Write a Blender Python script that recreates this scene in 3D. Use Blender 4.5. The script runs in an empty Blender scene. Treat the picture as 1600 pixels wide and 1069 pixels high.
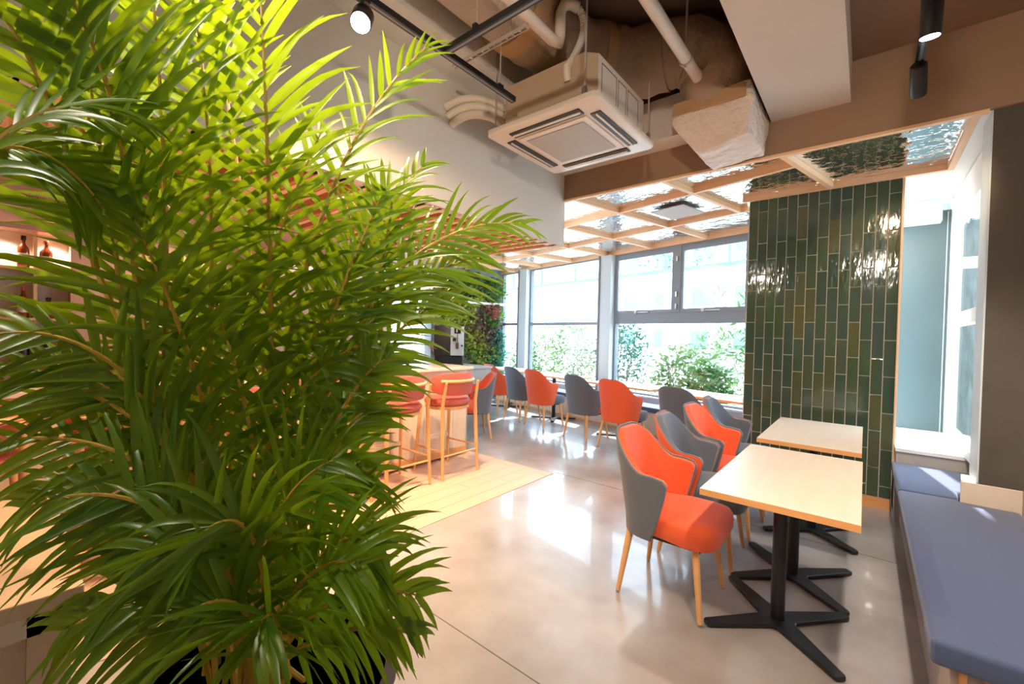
import bpy, bmesh, math, random
from mathutils import Vector, Matrix
random.seed(11)
SC=bpy.context.scene; COL=SC.collection
R=math.radians
# ------------------------------------------------------------- camera, light, exposure
def make_camera():
    yaw,pitch,roll=R(39.55),R(-.917),R(1.399)
    f=Vector((-math.sin(yaw)*math.cos(pitch),math.cos(yaw)*math.cos(pitch),math.sin(pitch)))
    r=Vector((math.cos(yaw),math.sin(yaw),0)); u=r.cross(f)
    r2=r*math.cos(roll)+u*math.sin(roll); u2=-r*math.sin(roll)+u*math.cos(roll)
    m=Matrix(((r2.x,u2.x,-f.x,0),(r2.y,u2.y,-f.y,0),(r2.z,u2.z,-f.z,1.35),(0,0,0,1)))
    c=bpy.data.cameras.new('camera'); c.lens=669.2/1600*36; c.sensor_width=36; c.clip_start=.02
    o=bpy.data.objects.new('camera',c); o.matrix_world=m; COL.objects.link(o); SC.camera=o
make_camera()
w=bpy.data.worlds.new('sky'); SC.world=w; w.use_nodes=True
w.node_tree.nodes['Background'].inputs[0].default_value=(.62,.80,1,1)
w.node_tree.nodes['Background'].inputs[1].default_value=6.0
vs=SC.view_settings; vs.view_transform='Standard'; vs.look='None'; vs.gamma=1; vs.use_curve_mapping=False; vs.exposure=.95
sun=bpy.data.lights.new('sun','SUN'); sun.energy=8; sun.angle=R(.8); sun.color=(1,.95,.88)
so=bpy.data.objects.new('sun',sun); COL.objects.link(so)
so.rotation_euler=Vector((.12,-.62,-.78)).to_track_quat('-Z','Y').to_euler()
def spot(loc,aim,e,col,size=70,rad=.05,blend=.5):
    l=bpy.data.lights.new('lamp_light','SPOT'); l.energy=e; l.color=col; l.spot_size=R(size); l.shadow_soft_size=rad; l.spot_blend=blend
    o=bpy.data.objects.new('lamp_light',l); COL.objects.link(o); o.location=loc
    o.rotation_euler=(Vector(aim)-Vector(loc)).to_track_quat('-Z','Y').to_euler()
WARM=(1,.70,.42); WARM2=(1,.86,.72)
# ------------------------------------------------------------- materials
M={}
def mat(name,col,rough=.6,metal=0,noise=None,bump=None,emit=None,alpha_var=None,coat=0,spec=.5,sheen=0):
    """noise=(scale,amount,colour2); bump=(scale,strength[,stretch])"""
    m=bpy.data.materials.new(name); m.use_nodes=True; nt=m.node_tree; b=nt.nodes['Principled BSDF']
    b.inputs['Base Color'].default_value=(*col,1); b.inputs['Roughness'].default_value=rough; b.inputs['Metallic'].default_value=metal
    b.inputs['Coat Weight'].default_value=coat; b.inputs['Specular IOR Level'].default_value=spec
    if sheen: b.inputs['Sheen Weight'].default_value=sheen
    tc=nt.nodes.new('ShaderNodeTexCoord')
    if noise:
        mp=nt.nodes.new('ShaderNodeMapping'); nt.links.new(tc.outputs['Object'],mp.inputs[0])
        if len(noise)>3: mp.inputs['Scale'].default_value=noise[3]
        n=nt.nodes.new('ShaderNodeTexNoise'); n.inputs['Scale'].default_value=noise[0]; n.inputs['Detail'].default_value=6
        nt.links.new(mp.outputs[0],n.inputs['Vector'])
        cr=nt.nodes.new('ShaderNodeValToRGB'); cr.color_ramp.elements[0].position=.5-noise[1]/2; cr.color_ramp.elements[1].position=.5+noise[1]/2
        cr.color_ramp.elements[0].color=(*col,1); cr.color_ramp.elements[1].color=(*noise[2],1)
        nt.links.new(n.outputs[0],cr.inputs[0]); nt.links.new(cr.outputs[0],b.inputs['Base Color'])
    if bump:
        mp=nt.nodes.new('ShaderNodeMapping'); nt.links.new(tc.outputs['Object'],mp.inputs[0])
        if len(bump)>2: mp.inputs['Scale'].default_value=bump[2]
        n=nt.nodes.new('ShaderNodeTexNoise'); n.inputs['Scale'].default_value=bump[0]; n.inputs['Detail'].default_value=3
        nt.links.new(mp.outputs[0],n.inputs['Vector'])
        bp=nt.nodes.new('ShaderNodeBump'); bp.inputs['Strength'].default_value=bump[1]; bp.inputs['Distance'].default_value=bump[3] if len(bump)>3 else .01
        nt.links.new(n.outputs[0],bp.inputs['Height']); nt.links.new(bp.outputs[0],b.inputs['Normal'])
    if emit:
        b.inputs['Emission Color'].default_value=(*emit[0],1); b.inputs['Emission Strength'].default_value=emit[1]
    M[name]=m; return m
mat('plaster',(.68,.64,.59),.85,bump=(60,.15,(1,1,1),.004))
mat('soffit_paint',(.66,.60,.53),.85,noise=(3,.8,(.60,.54,.47)),bump=(40,.2,(1,1,1),.004))
mat('beam_brown',(.25,.155,.095),.8,noise=(2,.9,(.21,.125,.075)))
mat('beam_paint',(.34,.215,.13),.8,noise=(2,.9,(.29,.18,.11)),bump=(90,.1,(1,1,1),.002))  # beige beam whose shade is mixed into this darker brown
mat('dark_ceiling',(.16,.10,.07),.9,noise=(2,.8,(.22,.15,.11)))
mat('column_stone',(.065,.055,.043),.75,noise=(5,.8,(.095,.08,.06)),bump=(120,.25,(1,1,.3),.002))
mat('concrete',(.29,.255,.24),.24,noise=(2.0,.42,(.47,.45,.45)),bump=(4,.10,(1,1,1),.01),coat=.25)
mat('concrete_grey',(.42,.39,.36),.7,noise=(7,.8,(.50,.47,.44)))
mat('seam',(.14,.12,.11),.8)
mat('plank',(.66,.42,.29),.45,noise=(3,.8,(.76,.52,.38),(6,.5,1)))
mat('batten',(.80,.47,.25),.5,noise=(4,.8,(.86,.57,.34),(1,1,1)))
mat('batten_orange',(.66,.30,.13),.5,noise=(4,.8,(.75,.38,.18),(1,8,8)))
mat('oak',(.70,.56,.43),.33,noise=(3.2,.7,(.77,.65,.53),(8,1,1)))
mat('oak_edge',(.72,.33,.11),.45,noise=(6,.6,(.80,.42,.17),(1,1,6)))
mat('chair_leg',(.72,.36,.14),.4,noise=(5,.8,(.80,.45,.20),(6,6,.6)))
mat('orange_fabric',(.85,.115,.03),.75,noise=(300,.9,(.74,.09,.022)),bump=(500,.25,(1,1,1),.001),sheen=.2)
mat('grey_fabric',(.080,.095,.12),.85,noise=(300,.9,(.135,.15,.185)),bump=(500,.3,(1,1,1),.001),sheen=.3)
mat('navy_fabric',(.040,.062,.145),.85,noise=(260,.9,(.075,.11,.23)),bump=(450,.35,(1,1,1),.0015),sheen=.3)
mat('piping_grey',(.20,.20,.21),.7)
mat('stool_red',(.62,.13,.09),.6,noise=(200,.9,(.55,.10,.07)))
mat('black_steel',(.012,.013,.016),.38,spec=.5,bump=(300,.1,(1,1,1),.001))
mat('steel',(.5,.5,.5),.3,1)
mat('grout',(.66,.62,.52),.9)
mat('frame_grey',(.21,.24,.27),.45)
mat('frame_pale',(.55,.63,.66),.45)
mat('white_paint',(.82,.83,.82),.5)
mat('teal_panel',(.095,.15,.175),.35,noise=(2,.8,(.115,.18,.205)))
mat('ac_plastic',(.72,.63,.54),.4)
mat('ac_grille',(.42,.39,.33),.6,bump=(700,.5,(1,1,1),.002))
mat('ac_dark',(.03,.025,.02),.5)
mat('ac_body',(.50,.36,.25),.45)
mat('duct_wrap',(.40,.28,.19),.8,bump=(7,.8,(1.2,1,1),.05),noise=(5,.8,(.33,.22,.14)))
mat('duct_stipple',(.50,.42,.34),.8,bump=(38,.8,(1,1,1),.02))
mat('plenum_wrap',(.78,.68,.60),.6,bump=(14,.9,(1,1,1.6),.045),noise=(4,.7,(.66,.55,.46)))
mat('tape',(.46,.27,.13),.6,bump=(12,.4,(1,1,1),.02))
mat('pipe',(.72,.62,.52),.45)
mat('rod',(.55,.48,.42),.4,.3)
mat('leaf',(.10,.23,.012),.34)
mat('cane',(.62,.36,.05),.5,noise=(14,.8,(.50,.38,.05),(1,1,.3)))
mat('pot_black',(.008,.008,.01),.5)
mat('soil',(.05,.03,.02),.95,bump=(60,.8,(1,1,1),.02))
mat('bar_front',(.80,.66,.50),.5,noise=(3,.8,(.72,.56,.40),(8,8,.6)))
mat('bar_top',(.80,.62,.50),.25)
mat('counter_grey',(.45,.42,.38),.4)
mat('pink_panel',(.62,.38,.28),.55)
mat('niche',(.70,.66,.58),.7)
mat('amber',(.25,.045,.012),.12,coat=.6)
mat('dark_glass',(.01,.015,.01),.1,coat=.6)
mat('label_cream',(.75,.68,.52),.7)
mat('black_plastic',(.015,.013,.012),.3)
mat('machine_black',(.05,.04,.035),.3)
mat('machine_white',(.72,.74,.72),.3)
mat('screen',(.01,.015,.02),.15)
mat('shrub_leaf',(.05,.12,.025),.5); mat('shrub_pale',(.10,.16,.045),.5); mat('shrub_blue',(.03,.10,.06),.5)
mat('wall_green',(.09,.22,.03),.5); mat('wall_lime',(.36,.42,.05),.5); mat('wall_teal',(.04,.22,.15),.5); mat('wall_brown',(.16,.09,.06),.6); mat('wall_rose',(.50,.14,.14),.5)
mat('bark',(.055,.06,.055),.9,noise=(9,.6,(.22,.24,.22),(3,3,.6)),bump=(9,1,(3,3,.6),.06))
mat('bark_pale',(.20,.17,.14),.9)
mat('pavement',(.52,.52,.52),.9,noise=(2,.8,(.60,.60,.58)))
mat('facade',(.50,.54,.56),.8); mat('facade_glass',(.12,.25,.28),.2); mat('metal_teal',(.10,.19,.22),.5)
mat('soffit_white',(.85,.84,.82),.6)
mat('bulb',(1,.9,.75),.5,emit=((1,.86,.66),90)); mat('lens',(1,.95,.9),.5,emit=((1,.85,.68),14)); mat('led',(1,.9,.7),.5,emit=((1,.82,.6),10))
mat('hatch',(.45,.43,.42),.6)
mat('wood_table',(.60,.42,.26),.45,noise=(2,.7,(.68,.50,.33),(1,9,1)))
# translucent leaves
def leafmat(m,tr,amt):
    nt=m.node_tree; b=nt.nodes['Principled BSDF']; out=nt.nodes['Material Output']
    t=nt.nodes.new('ShaderNodeBsdfTranslucent'); t.inputs[0].default_value=(*tr,1)
    mx=nt.nodes.new('ShaderNodeMixShader'); mx.inputs[0].default_value=amt
    nt.links.new(b.outputs[0],mx.inputs[1]); nt.links.new(t.outputs[0],mx.inputs[2]); nt.links.new(mx.outputs[0],out.inputs[0])
leafmat(M['leaf'],(.38,.56,.01),.36)
nt=M['leaf'].node_tree; b=nt.nodes['Principled BSDF']
oi=nt.nodes.new('ShaderNodeNewGeometry'); cr=nt.nodes.new('ShaderNodeValToRGB'); cr.color_ramp.elements[0].color=(.045,.15,.012,1); cr.color_ramp.elements[1].color=(.17,.29,.012,1)
nt.links.new(oi.outputs['Random Per Island'],cr.inputs[0]); nt.links.new(cr.outputs[0],b.inputs['Base Color'])
for k in ('shrub_leaf','shrub_pale','shrub_blue','wall_green','wall_lime','wall_teal'): leafmat(M[k],tuple(M[k].node_tree.nodes['Principled BSDF'].inputs[0].default_value[:3]),.35)
# glazed tile: colour differs tile by tile
m=mat('tile_glaze',(.02,.05,.03),.09,bump=(9,.22,(1.5,1,.5),.02),coat=.5); nt=m.node_tree; b=nt.nodes['Principled BSDF']
oi=nt.nodes.new('ShaderNodeObjectInfo'); cr=nt.nodes.new('ShaderNodeValToRGB'); e=cr.color_ramp.elements
e[0].color=(.038,.068,.050,1); e[1].color=(.085,.092,.032,1); x=e.new(.5); x.color=(.052,.085,.040,1); x=e.new(.75); x.color=(.042,.072,.060,1)
nt.links.new(oi.outputs['Random'],cr.inputs[0]); nt.links.new(cr.outputs[0],b.inputs['Base Color'])
# rippled mirror ceiling
mat('ripple_mirror',(.86,.88,.90),.02,1,bump=(10,.62,(.8,1.1,1),.025))
# window glass
m=bpy.data.materials.new('glass'); m.use_nodes=True; nt=m.node_tree; nt.nodes.remove(nt.nodes['Principled BSDF'])
t=nt.nodes.new('ShaderNodeBsdfTransparent'); t.inputs[0].default_value=(.95,.98,.98,1); g=nt.nodes.new('ShaderNodeBsdfGlossy'); g.inputs['Roughness'].default_value=.02
lw_=nt.nodes.new('ShaderNodeLayerWeight'); lw_.inputs[0].default_value=.5
pw=nt.nodes.new('ShaderNodeMath'); pw.operation='POWER'; pw.inputs[1].default_value=4.5; nt.links.new(lw_.outputs['Facing'],pw.inputs[0])
ml=nt.nodes.new('ShaderNodeMath'); ml.operation='MULTIPLY_ADD'; ml.inputs[1].default_value=.7; ml.inputs[2].default_value=.03; nt.links.new(pw.outputs[0],ml.inputs[0])
mx=nt.nodes.new('ShaderNodeMixShader'); nt.links.new(ml.outputs[0],mx.inputs[0]); nt.links.new(t.outputs[0],mx.inputs[1]); nt.links.new(g.outputs[0],mx.inputs[2]); nt.links.new(mx.outputs[0],nt.nodes['Material Output'].inputs[0]); M['glass']=m
# ------------------------------------------------------------- mesh helpers
class MB:
    def __init__(s): s.v=[]; s.f=[]; s.smooth=False
    def poly(s,pts,faces): o=len(s.v); s.v+= [tuple(p) for p in pts]; s.f+=[tuple(i+o for i in f) for f in faces]; return s
    def box(s,x0,x1,y0,y1,z0,z1):
        return s.poly([(x,y,z) for z in(z0,z1) for y in(y0,y1) for x in(x0,x1)],[(0,2,3,1),(4,5,7,6),(0,1,5,4),(2,6,7,3),(0,4,6,2),(1,3,7,5)])
    def prism(s,pts,z0,z1):      # pts: counter-clockwise plan outline
        n=len(pts); return s.poly([(x,y,z0) for x,y in pts]+[(x,y,z1) for x,y in pts],[tuple(range(n-1,-1,-1)),tuple(range(n,2*n))]+[(i,(i+1)%n,(i+1)%n+n,i+n) for i in range(n)])
    def sweep(s,pts,rad,n=10,cap=True):
        pts=[Vector(p) for p in pts]; m=len(pts); rad=rad if isinstance(rad,(list,tuple)) else [rad]*m
        o=len(s.v); ref=None
        for i,p in enumerate(pts):
            t=(pts[min(i+1,m-1)]-pts[max(i-1,0)]).normalized()
            if ref is None: ref=Vector((0,0,1)) if abs(t.z)<.9 else Vector((1,0,0))
            a=(ref-t*ref.dot(t)).normalized(); b=t.cross(a); ref=a
            for k in range(n):
                q=p+(a*math.cos(2*math.pi*k/n)+b*math.sin(2*math.pi*k/n))*rad[i]; s.v.append(tuple(q))
        for i in range(m-1):
            for k in range(n):
                k2=(k+1)%n; s.f.append((o+i*n+k,o+i*n+k2,o+(i+1)*n+k2,o+(i+1)*n+k))
        if cap: s.f.append(tuple(o+k for k in range(n-1,-1,-1))); s.f.append(tuple(o+(m-1)*n+k for k in range(n)))
        s.smooth=True; return s
    def lathe(s,prof,n=20,c=(0,0)):
        return s.sweep([(c[0],c[1],z) for r,z in prof],[max(r,.0005) for r,z in prof],n)
    def mesh(s,name,m,bevel=0,seg=2,smooth=None):
        me=bpy.data.meshes.new(name); me.from_pydata(s.v,[],s.f)
        if bevel:
            bm=bmesh.new(); bm.from_mesh(me); bmesh.ops.recalc_face_normals(bm,faces=bm.faces)
            es=[e for e in bm.edges if e.is_manifold and e.calc_face_angle(0)>.5]
            bmesh.ops.bevel(bm,geom=es,offset=bevel,segments=seg,profile=.5,affect='EDGES',clamp_overlap=True); bm.to_mesh(me); bm.free()
        sm=s.smooth if smooth is None else smooth
        if sm or (bevel and seg>2): me.polygons.foreach_set('use_smooth',[True]*len(me.polygons))
        me.update(); me.materials.append(M[m] if isinstance(m,str) else m)
        if sm or (bevel and seg>2): 
            try: me.set_sharp_from_angle(angle=R(50))
            except Exception: pass
        return me
    def build(s,name,m,parent=None,bevel=0,seg=2,smooth=None,**kw):
        o=bpy.data.objects.new(name,s.mesh(name,m,bevel,seg,smooth)); COL.objects.link(o)
        if parent: o.parent=parent
        for k,v in kw.items(): o[k]=v
        return o
def tag(o,label,cat,group=None):
    o['label']=label; o['category']=cat
    if group: o['group']=group
    return o
def thing(name,label,cat,loc=(0,0,0),rz=0,group=None):
    o=bpy.data.objects.new(name,None); COL.objects.link(o); o.location=loc; o.rotation_euler=(0,0,rz); o.empty_display_size=.1
    return tag(o,label,cat,group)
def struct(o): o['kind']='structure'; return o
def inst(name,me,parent,loc=(0,0,0),rz=0):
    o=bpy.data.objects.new(name,me); COL.objects.link(o); o.parent=parent; o.location=loc; o.rotation_euler=(0,0,rz); return o
def kids(o): return [c for c in ALLCH.get(o.name,[])]
def copy_tree(root,loc,rz,label,group=None):
    def rec(o,p):
        c=o.copy(); COL.objects.link(c)
        if p: c.parent=p
        for ch in o.children: rec(ch,c)
        return c
    r=rec(root,None); r.location=loc; r.rotation_euler=(0,0,rz); r['label']=label
    if group: r['group']=group
    return r
A=R(-13.456); UX,UY=math.cos(A),math.sin(A)
def uv(u,s,z=0): return (UX*u-UY*s, UY*u+UX*s, z)      # window frame: u along the windows, s outwards
def ubox(mb,u0,u1,s0,s1,z0,z1):
    return mb.prism([uv(u0,s0)[:2],uv(u1,s0)[:2],uv(u1,s1)[:2],uv(u0,s1)[:2]],z0,z1)
def B(*a): return MB().box(*a)
def UB(*a): return ubox(MB(),*a)
FRONDS=[
((-1.482, 0.259, 0.92),(-1.427, 0.189, 1.614),(-1.391, 0.101, 2.197),0.40,26),
((-1.327, 0.519, 1.004),(-1.294, 0.496, 1.735),(-1.285, 0.451, 2.336),0.36,25),
((-1.229, 0.532, 0.912),(-1.23, 0.607, 1.381),(-1.14, 0.753, 1.775),0.33,24),
((-1.31, 0.536, 1.191),(-1.294, 0.629, 1.926),(-1.096, 0.864, 2.248),0.27,24),
((-1.251, 0.584, 1.118),(-1.151, 0.808, 1.732),(-0.91, 1.137, 1.727),0.27,26),
((-1.173, 0.583, 1.129),(-1.134, 0.754, 1.542),(-0.98, 1.012, 1.596),0.28,24),
((-1.208, 0.55, 0.912),(-1.126, 0.731, 1.386),(-1.004, 0.898, 1.452),0.24,22),
((-1.117, 0.494, 0.85),(-1.074, 0.602, 1.225),(-1.032, 0.703, 1.277),0.20,19),
((-1.108, 0.475, 0.794),(-1.043, 0.587, 1.145),(-1.018, 0.646, 1.141),0.19,17),
((-1.086, 0.452, 0.699),(-1.024, 0.511, 1.062),(-0.969, 0.619, 0.986),0.23,18),
((-1.053, 0.439, 0.642),(-0.959, 0.496, 0.927),(-0.882, 0.584, 0.845),0.25,20),
((-1.025, 0.435, 0.611),(-0.943, 0.506, 0.778),(-0.808, 0.643, 0.726),0.23,18),
((-1.024, 0.436, 0.581),(-0.899, 0.515, 0.702),(-0.785, 0.608, 0.662),0.16,12),
((-1.023, 0.399, 0.676),(-0.968, 0.361, 1.02),(-1.012, 0.271, 0.942),0.27,20),
((-1.024, 0.373, 0.689),(-1.026, 0.286, 0.972),(-1.101, 0.184, 0.88),0.26,20),
((-1.046, 0.355, 0.674),(-1.094, 0.228, 0.838),(-1.214, 0.1, 0.742),0.25,20),
((-1.103, 0.373, 0.728),(-1.174, 0.231, 1.059),(-1.34, 0.053, 0.968),0.27,22),
((-1.173, 0.382, 0.775),(-1.262, 0.224, 1.145),(-1.427, 0.01, 1.095),0.24,18),
((-1.257, 0.378, 0.845),(-1.326, 0.2, 1.274),(-1.478, -0.017, 1.216),0.24,17),
((-1.284, 0.357, 0.91),(-1.351, 0.181, 1.333),(-1.473, -0.026, 1.231),0.22,16),
((-1.311, 0.336, 0.975),(-1.365, 0.171, 1.407),(-1.476, -0.026, 1.313),0.19,15),
((-1.336, -0.062, 1.556),(-1.294, 0.03, 1.82),(-1.247, 0.174, 1.816),0.26,18),
((-1.393, -0.042, 1.671),(-1.343, 0.067, 1.775),(-1.349, 0.162, 1.611),0.24,18),
((-1.449, 0.291, 1.128),(-1.383, 0.292, 1.696),(-1.418, 0.249, 2.253),0.36,24),
((-1.422, 0.378, 1.121),(-1.398, 0.41, 1.731),(-1.422, 0.336, 2.263),0.38,25),
((-1.42, 0.441, 1.001),(-1.411, 0.499, 1.53),(-1.315, 0.639, 1.954),0.33,24),
((-1.173, 0.718, 1.346),(-1.151, 0.766, 1.545),(-1.121, 0.768, 1.737),0.26,16),
((-1.317, 0.395, 0.925),(-1.31, 0.319, 1.336),(-1.349, 0.189, 1.662),0.33,22),
((-1.305, 0.47, 0.909),(-1.272, 0.571, 1.342),(-1.18, 0.717, 1.579),0.30,22),
((-1.262, 0.439, 0.858),(-1.272, 0.503, 1.197),(-1.114, 0.662, 1.31),0.28,20),
((-1.46, 0.159, 1.488),(-1.412, 0.079, 1.983),(-1.454, -0.044, 2.063),0.34,20),
((-1.387, 0.219, 1.49),(-1.346, 0.198, 1.961),(-1.364, 0.057, 2.137),0.36,20),
((-1.279, 0.358, 0.746),(-1.268, 0.31, 1.149),(-1.396, 0.143, 1.272),0.30,20),
((-1.218, 0.473, 0.722),(-1.257, 0.449, 1.134),(-1.358, 0.372, 1.44),0.30,22),
((-1.325, 0.448, 0.657),(-1.429, 0.396, 1.044),(-1.574, 0.321, 1.332),0.30,22),
((-1.134, 0.412, 0.682),(-1.064, 0.41, 0.983),(-0.951, 0.505, 1.047),0.26,20),
((-1.147, 0.361, 0.669),(-1.178, 0.29, 0.957),(-1.285, 0.164, 0.993),0.27,20),
((-1.342, 0.57, 0.991),(-1.351, 0.705, 1.595),(-1.215, 0.955, 1.933),0.28,22),
((-1.391, 0.533, 1.106),(-1.526, 0.5, 1.781),(-1.662, 0.463, 2.296),0.34,22),
((-1.51, 0.37, 1.11),(-1.626, 0.285, 1.63),(-1.722, 0.147, 1.936),0.33,22),
((-0.966, 0.418, 0.577),(-0.921, 0.37, 0.844),(-0.883, 0.322, 0.755),0.24,18),
((-1.022, 0.413, 0.64),(-0.922, 0.422, 0.877),(-0.808, 0.49, 0.863),0.24,18),
((-1.012, 0.382, 0.647),(-0.972, 0.328, 0.842),(-1.013, 0.242, 0.787),0.24,18),
((-1.271, 0.49, 0.562),(-1.45, 0.647, 0.971),(-1.416, 0.738, 0.887),0.28,20),
((-1.388, 0.395, 0.611),(-1.746, 0.468, 0.886),(-1.85, 0.463, 1.654),0.28,20),
((-1.303, 0.466, 0.627),(-1.57, 0.44, 1.25),(-1.734, 0.375, 1.532),0.28,20),
((-1.342, 0.435, 0.7),(-1.455, 0.63, 0.952),(-1.379, 0.771, 1.63),0.28,20),
]
CANES=[
((-1.425, 0.357, 0.295),(-1.482, 0.259, 0.92)),
((-1.312, 0.515, 0.257),(-1.327, 0.519, 1.004)),
((-1.232, 0.517, 0.301),(-1.229, 0.532, 0.912)),
((-1.398, 0.38, 0.296),(-1.449, 0.291, 1.128)),
((-1.379, 0.421, 0.28),(-1.422, 0.378, 1.121)),
((-1.406, 0.463, 0.237),(-1.42, 0.441, 1.001)),
((-1.313, 0.386, 0.341),(-1.311, 0.336, 0.975)),
((-1.276, 0.545, 0.258),(-1.251, 0.584, 1.118)),
((-1.287, 0.472, 0.3),(-1.305, 0.47, 0.909)),
((-1.432, 0.48, 0.211),(-1.469, 0.405, 1.186)),
]
# ============================================================= SETTING
fl=struct(B(-9,2.2,-2.2,8,-.12,0).build('floor','concrete'))
# wooden planks in front of the bar
pi=0
for k in range(9):
    x1=-2.33-k*.15; y=-1.6-(k*.37)%1.1
    while y<3.49:
        y2=min(y+1.25,3.49)
        if y2-max(y,-1.6)>.05: B(x1-.147,x1,max(y,-1.6)+.0015,y2-.0015,0,.004).build('plank','plank',fl)
        y+=1.25
B(-3.69,-2.322,3.49,3.498,0,.005).build('edge_strip','plank',fl)
for a,b in (((-2.33,3.55),(.19,3.553)),((-2.3,1.35),(.24,1.35))): B(a[0],b[0],a[1],a[1]+.004,0,.0012).build('joint','seam',fl)
# raw slab overhead, false ceiling slab with its opening, right ceiling
struct(B(-2.6,2.2,-2.2,3.9,3.6,3.75).build('ceiling','dark_ceiling'))
c1=B(-.57,-.12,-2.2,3.36,2.93,3.25); c1.box(-.57,-.12,3.36,3.57,2.93,3.25); c1.box(-2.33,-1.13,3.36,3.57,2.93,3.25)
cs=struct(c1.build('ceiling_soffit','soffit_paint'))
struct(B(-.12,2.2,-2.2,3.57,3.192,3.3).build('ceiling_right','beam_brown'))
struct(B(-2.33,-2.03,-2.2,3.36,3.16,3.6).build('ceiling_beam','plaster'))
bm_=B(-2.33,2.2,3.57,3.95,2.735,3.6); bm_.box(-2.33,2.2,3.57,3.60,2.69,2.735)
struct(bm_.build('trim_beam','beam_paint'))
struct(B(-2.33,.50,3.562,3.60,2.672,2.69).build('trim_beam_edge','batten'))
struct(B(-2.45,-2.33,-2.2,3.59,2.24,3.6).build('wall_bar_side','plaster'))
# closing shell (behind the camera and beyond the bar)
struct(B(-9,2.2,-2.35,-2.2,0,3.75).build('wall_back','plaster'))
struct(B(2.2,2.35,-2.35,3.95,0,3.75).build('wall_far_right','plaster'))
# rippled mirror ceiling
MO=[(-9,3.6),(.44,3.6),(.44,4.62),(-.93,4.62),uv(-2.47,5.56)[:2],uv(-7.72,5.56)[:2],(-9,5.5)]
mc=struct(MB().prism([(-7.72*UX,3.6)]+MO[1:4]+[MO[4],MO[5]],2.732,2.78).build('ceiling_mirror','ripple_mirror'))
# lattice of battens under the mirror
def batten(mb): mb.build('batten','batten',mc)
for s,u1 in ((3.68,-1.335),(4.585,-2.0),(5.50,-2.47)):
    us=[-1.335-.845*k for k in range(9)]
    cuts=[u1]+[u for u in us if u<u1-.05]
    for a,b in zip(cuts[:-1],cuts[1:]): batten(UB(b+.02,a-(.02 if a in us else 0),s-.018,s+.018,2.685,2.732))
for k in range(8):
    u=-1.335-.845*k
    s0=(3.62-UY*u)/UX
    s1=5.52
    if k==0: s1=(4.60-UY*u)/UX
    if k==1: s1=4.585 if uv(u,5.5)[0]>-.93 else 5.52
    batten(UB(u-.02,u+.02,s0,s1,2.685,2.731))
batten(B(-.955,.475,4.598,4.634,2.685,2.731)); batten(B(.44,.475,3.605,4.598,2.685,2.731))
# things set in the mirror ceiling
h=thing('ceiling_hatch','flat pale rectangular panel hung under the rippled mirror ceiling','ceiling panel',uv(-2.63,4.15,2.70))
h.rotation_euler=(0,0,A)
B(-.19,.19,-.21,.21,0,.012).build('panel','hatch',h,bevel=.004)
B(-.03,.03,-.03,.03,.012,.032).build('hanger','frame_pale',h)
d=thing('round_ceiling_speaker','round flat pale disc set in mirror ceiling beside the brown beam','ceiling speaker',uv(-2.78,3.27,2.712))
MB().lathe([(.0,0),(.115,0),(.125,.006),(.125,.02)],32).build('grille','hatch',d)
# tile wall
tw=MB().prism([(-.905,4.645),(.196,4.645),(.196,5.0),(-.5,5.6),(-1.10,5.93)],0,2.735)
tw=struct(tw.build('wall_tile','grout'))
tm=B(-.036,.036,-.006,.004,-.146,.146).mesh('tile','tile_glaze',bevel=.003,seg=2)
for k in range(14):
    x=.196-.039-.078*(13-k)-.004
    off=.037 if k%2==0 else .187
    z0=off-.2985
    while z0<2.69:
        a,b=max(z0,.09),min(z0+.2985,2.69)
        if b-a>.25: inst('tile',tm,tw,(x,4.641+random.uniform(-.001,.001),(a+b)/2))
        elif b-a>.02: B(x-.036,x+.036,4.635,4.645,a+.003,b-.003).build('tile','tile_glaze',tw,bevel=.003)
        z0+=.2985
struct(B(-.905,.19,4.628,4.645,0,.085).build('baseboard_tile','oak_edge'))
struct(B(.193,.206,4.625,5.0,.40,2.69).build('trim_tile_edge','batten'))
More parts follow.
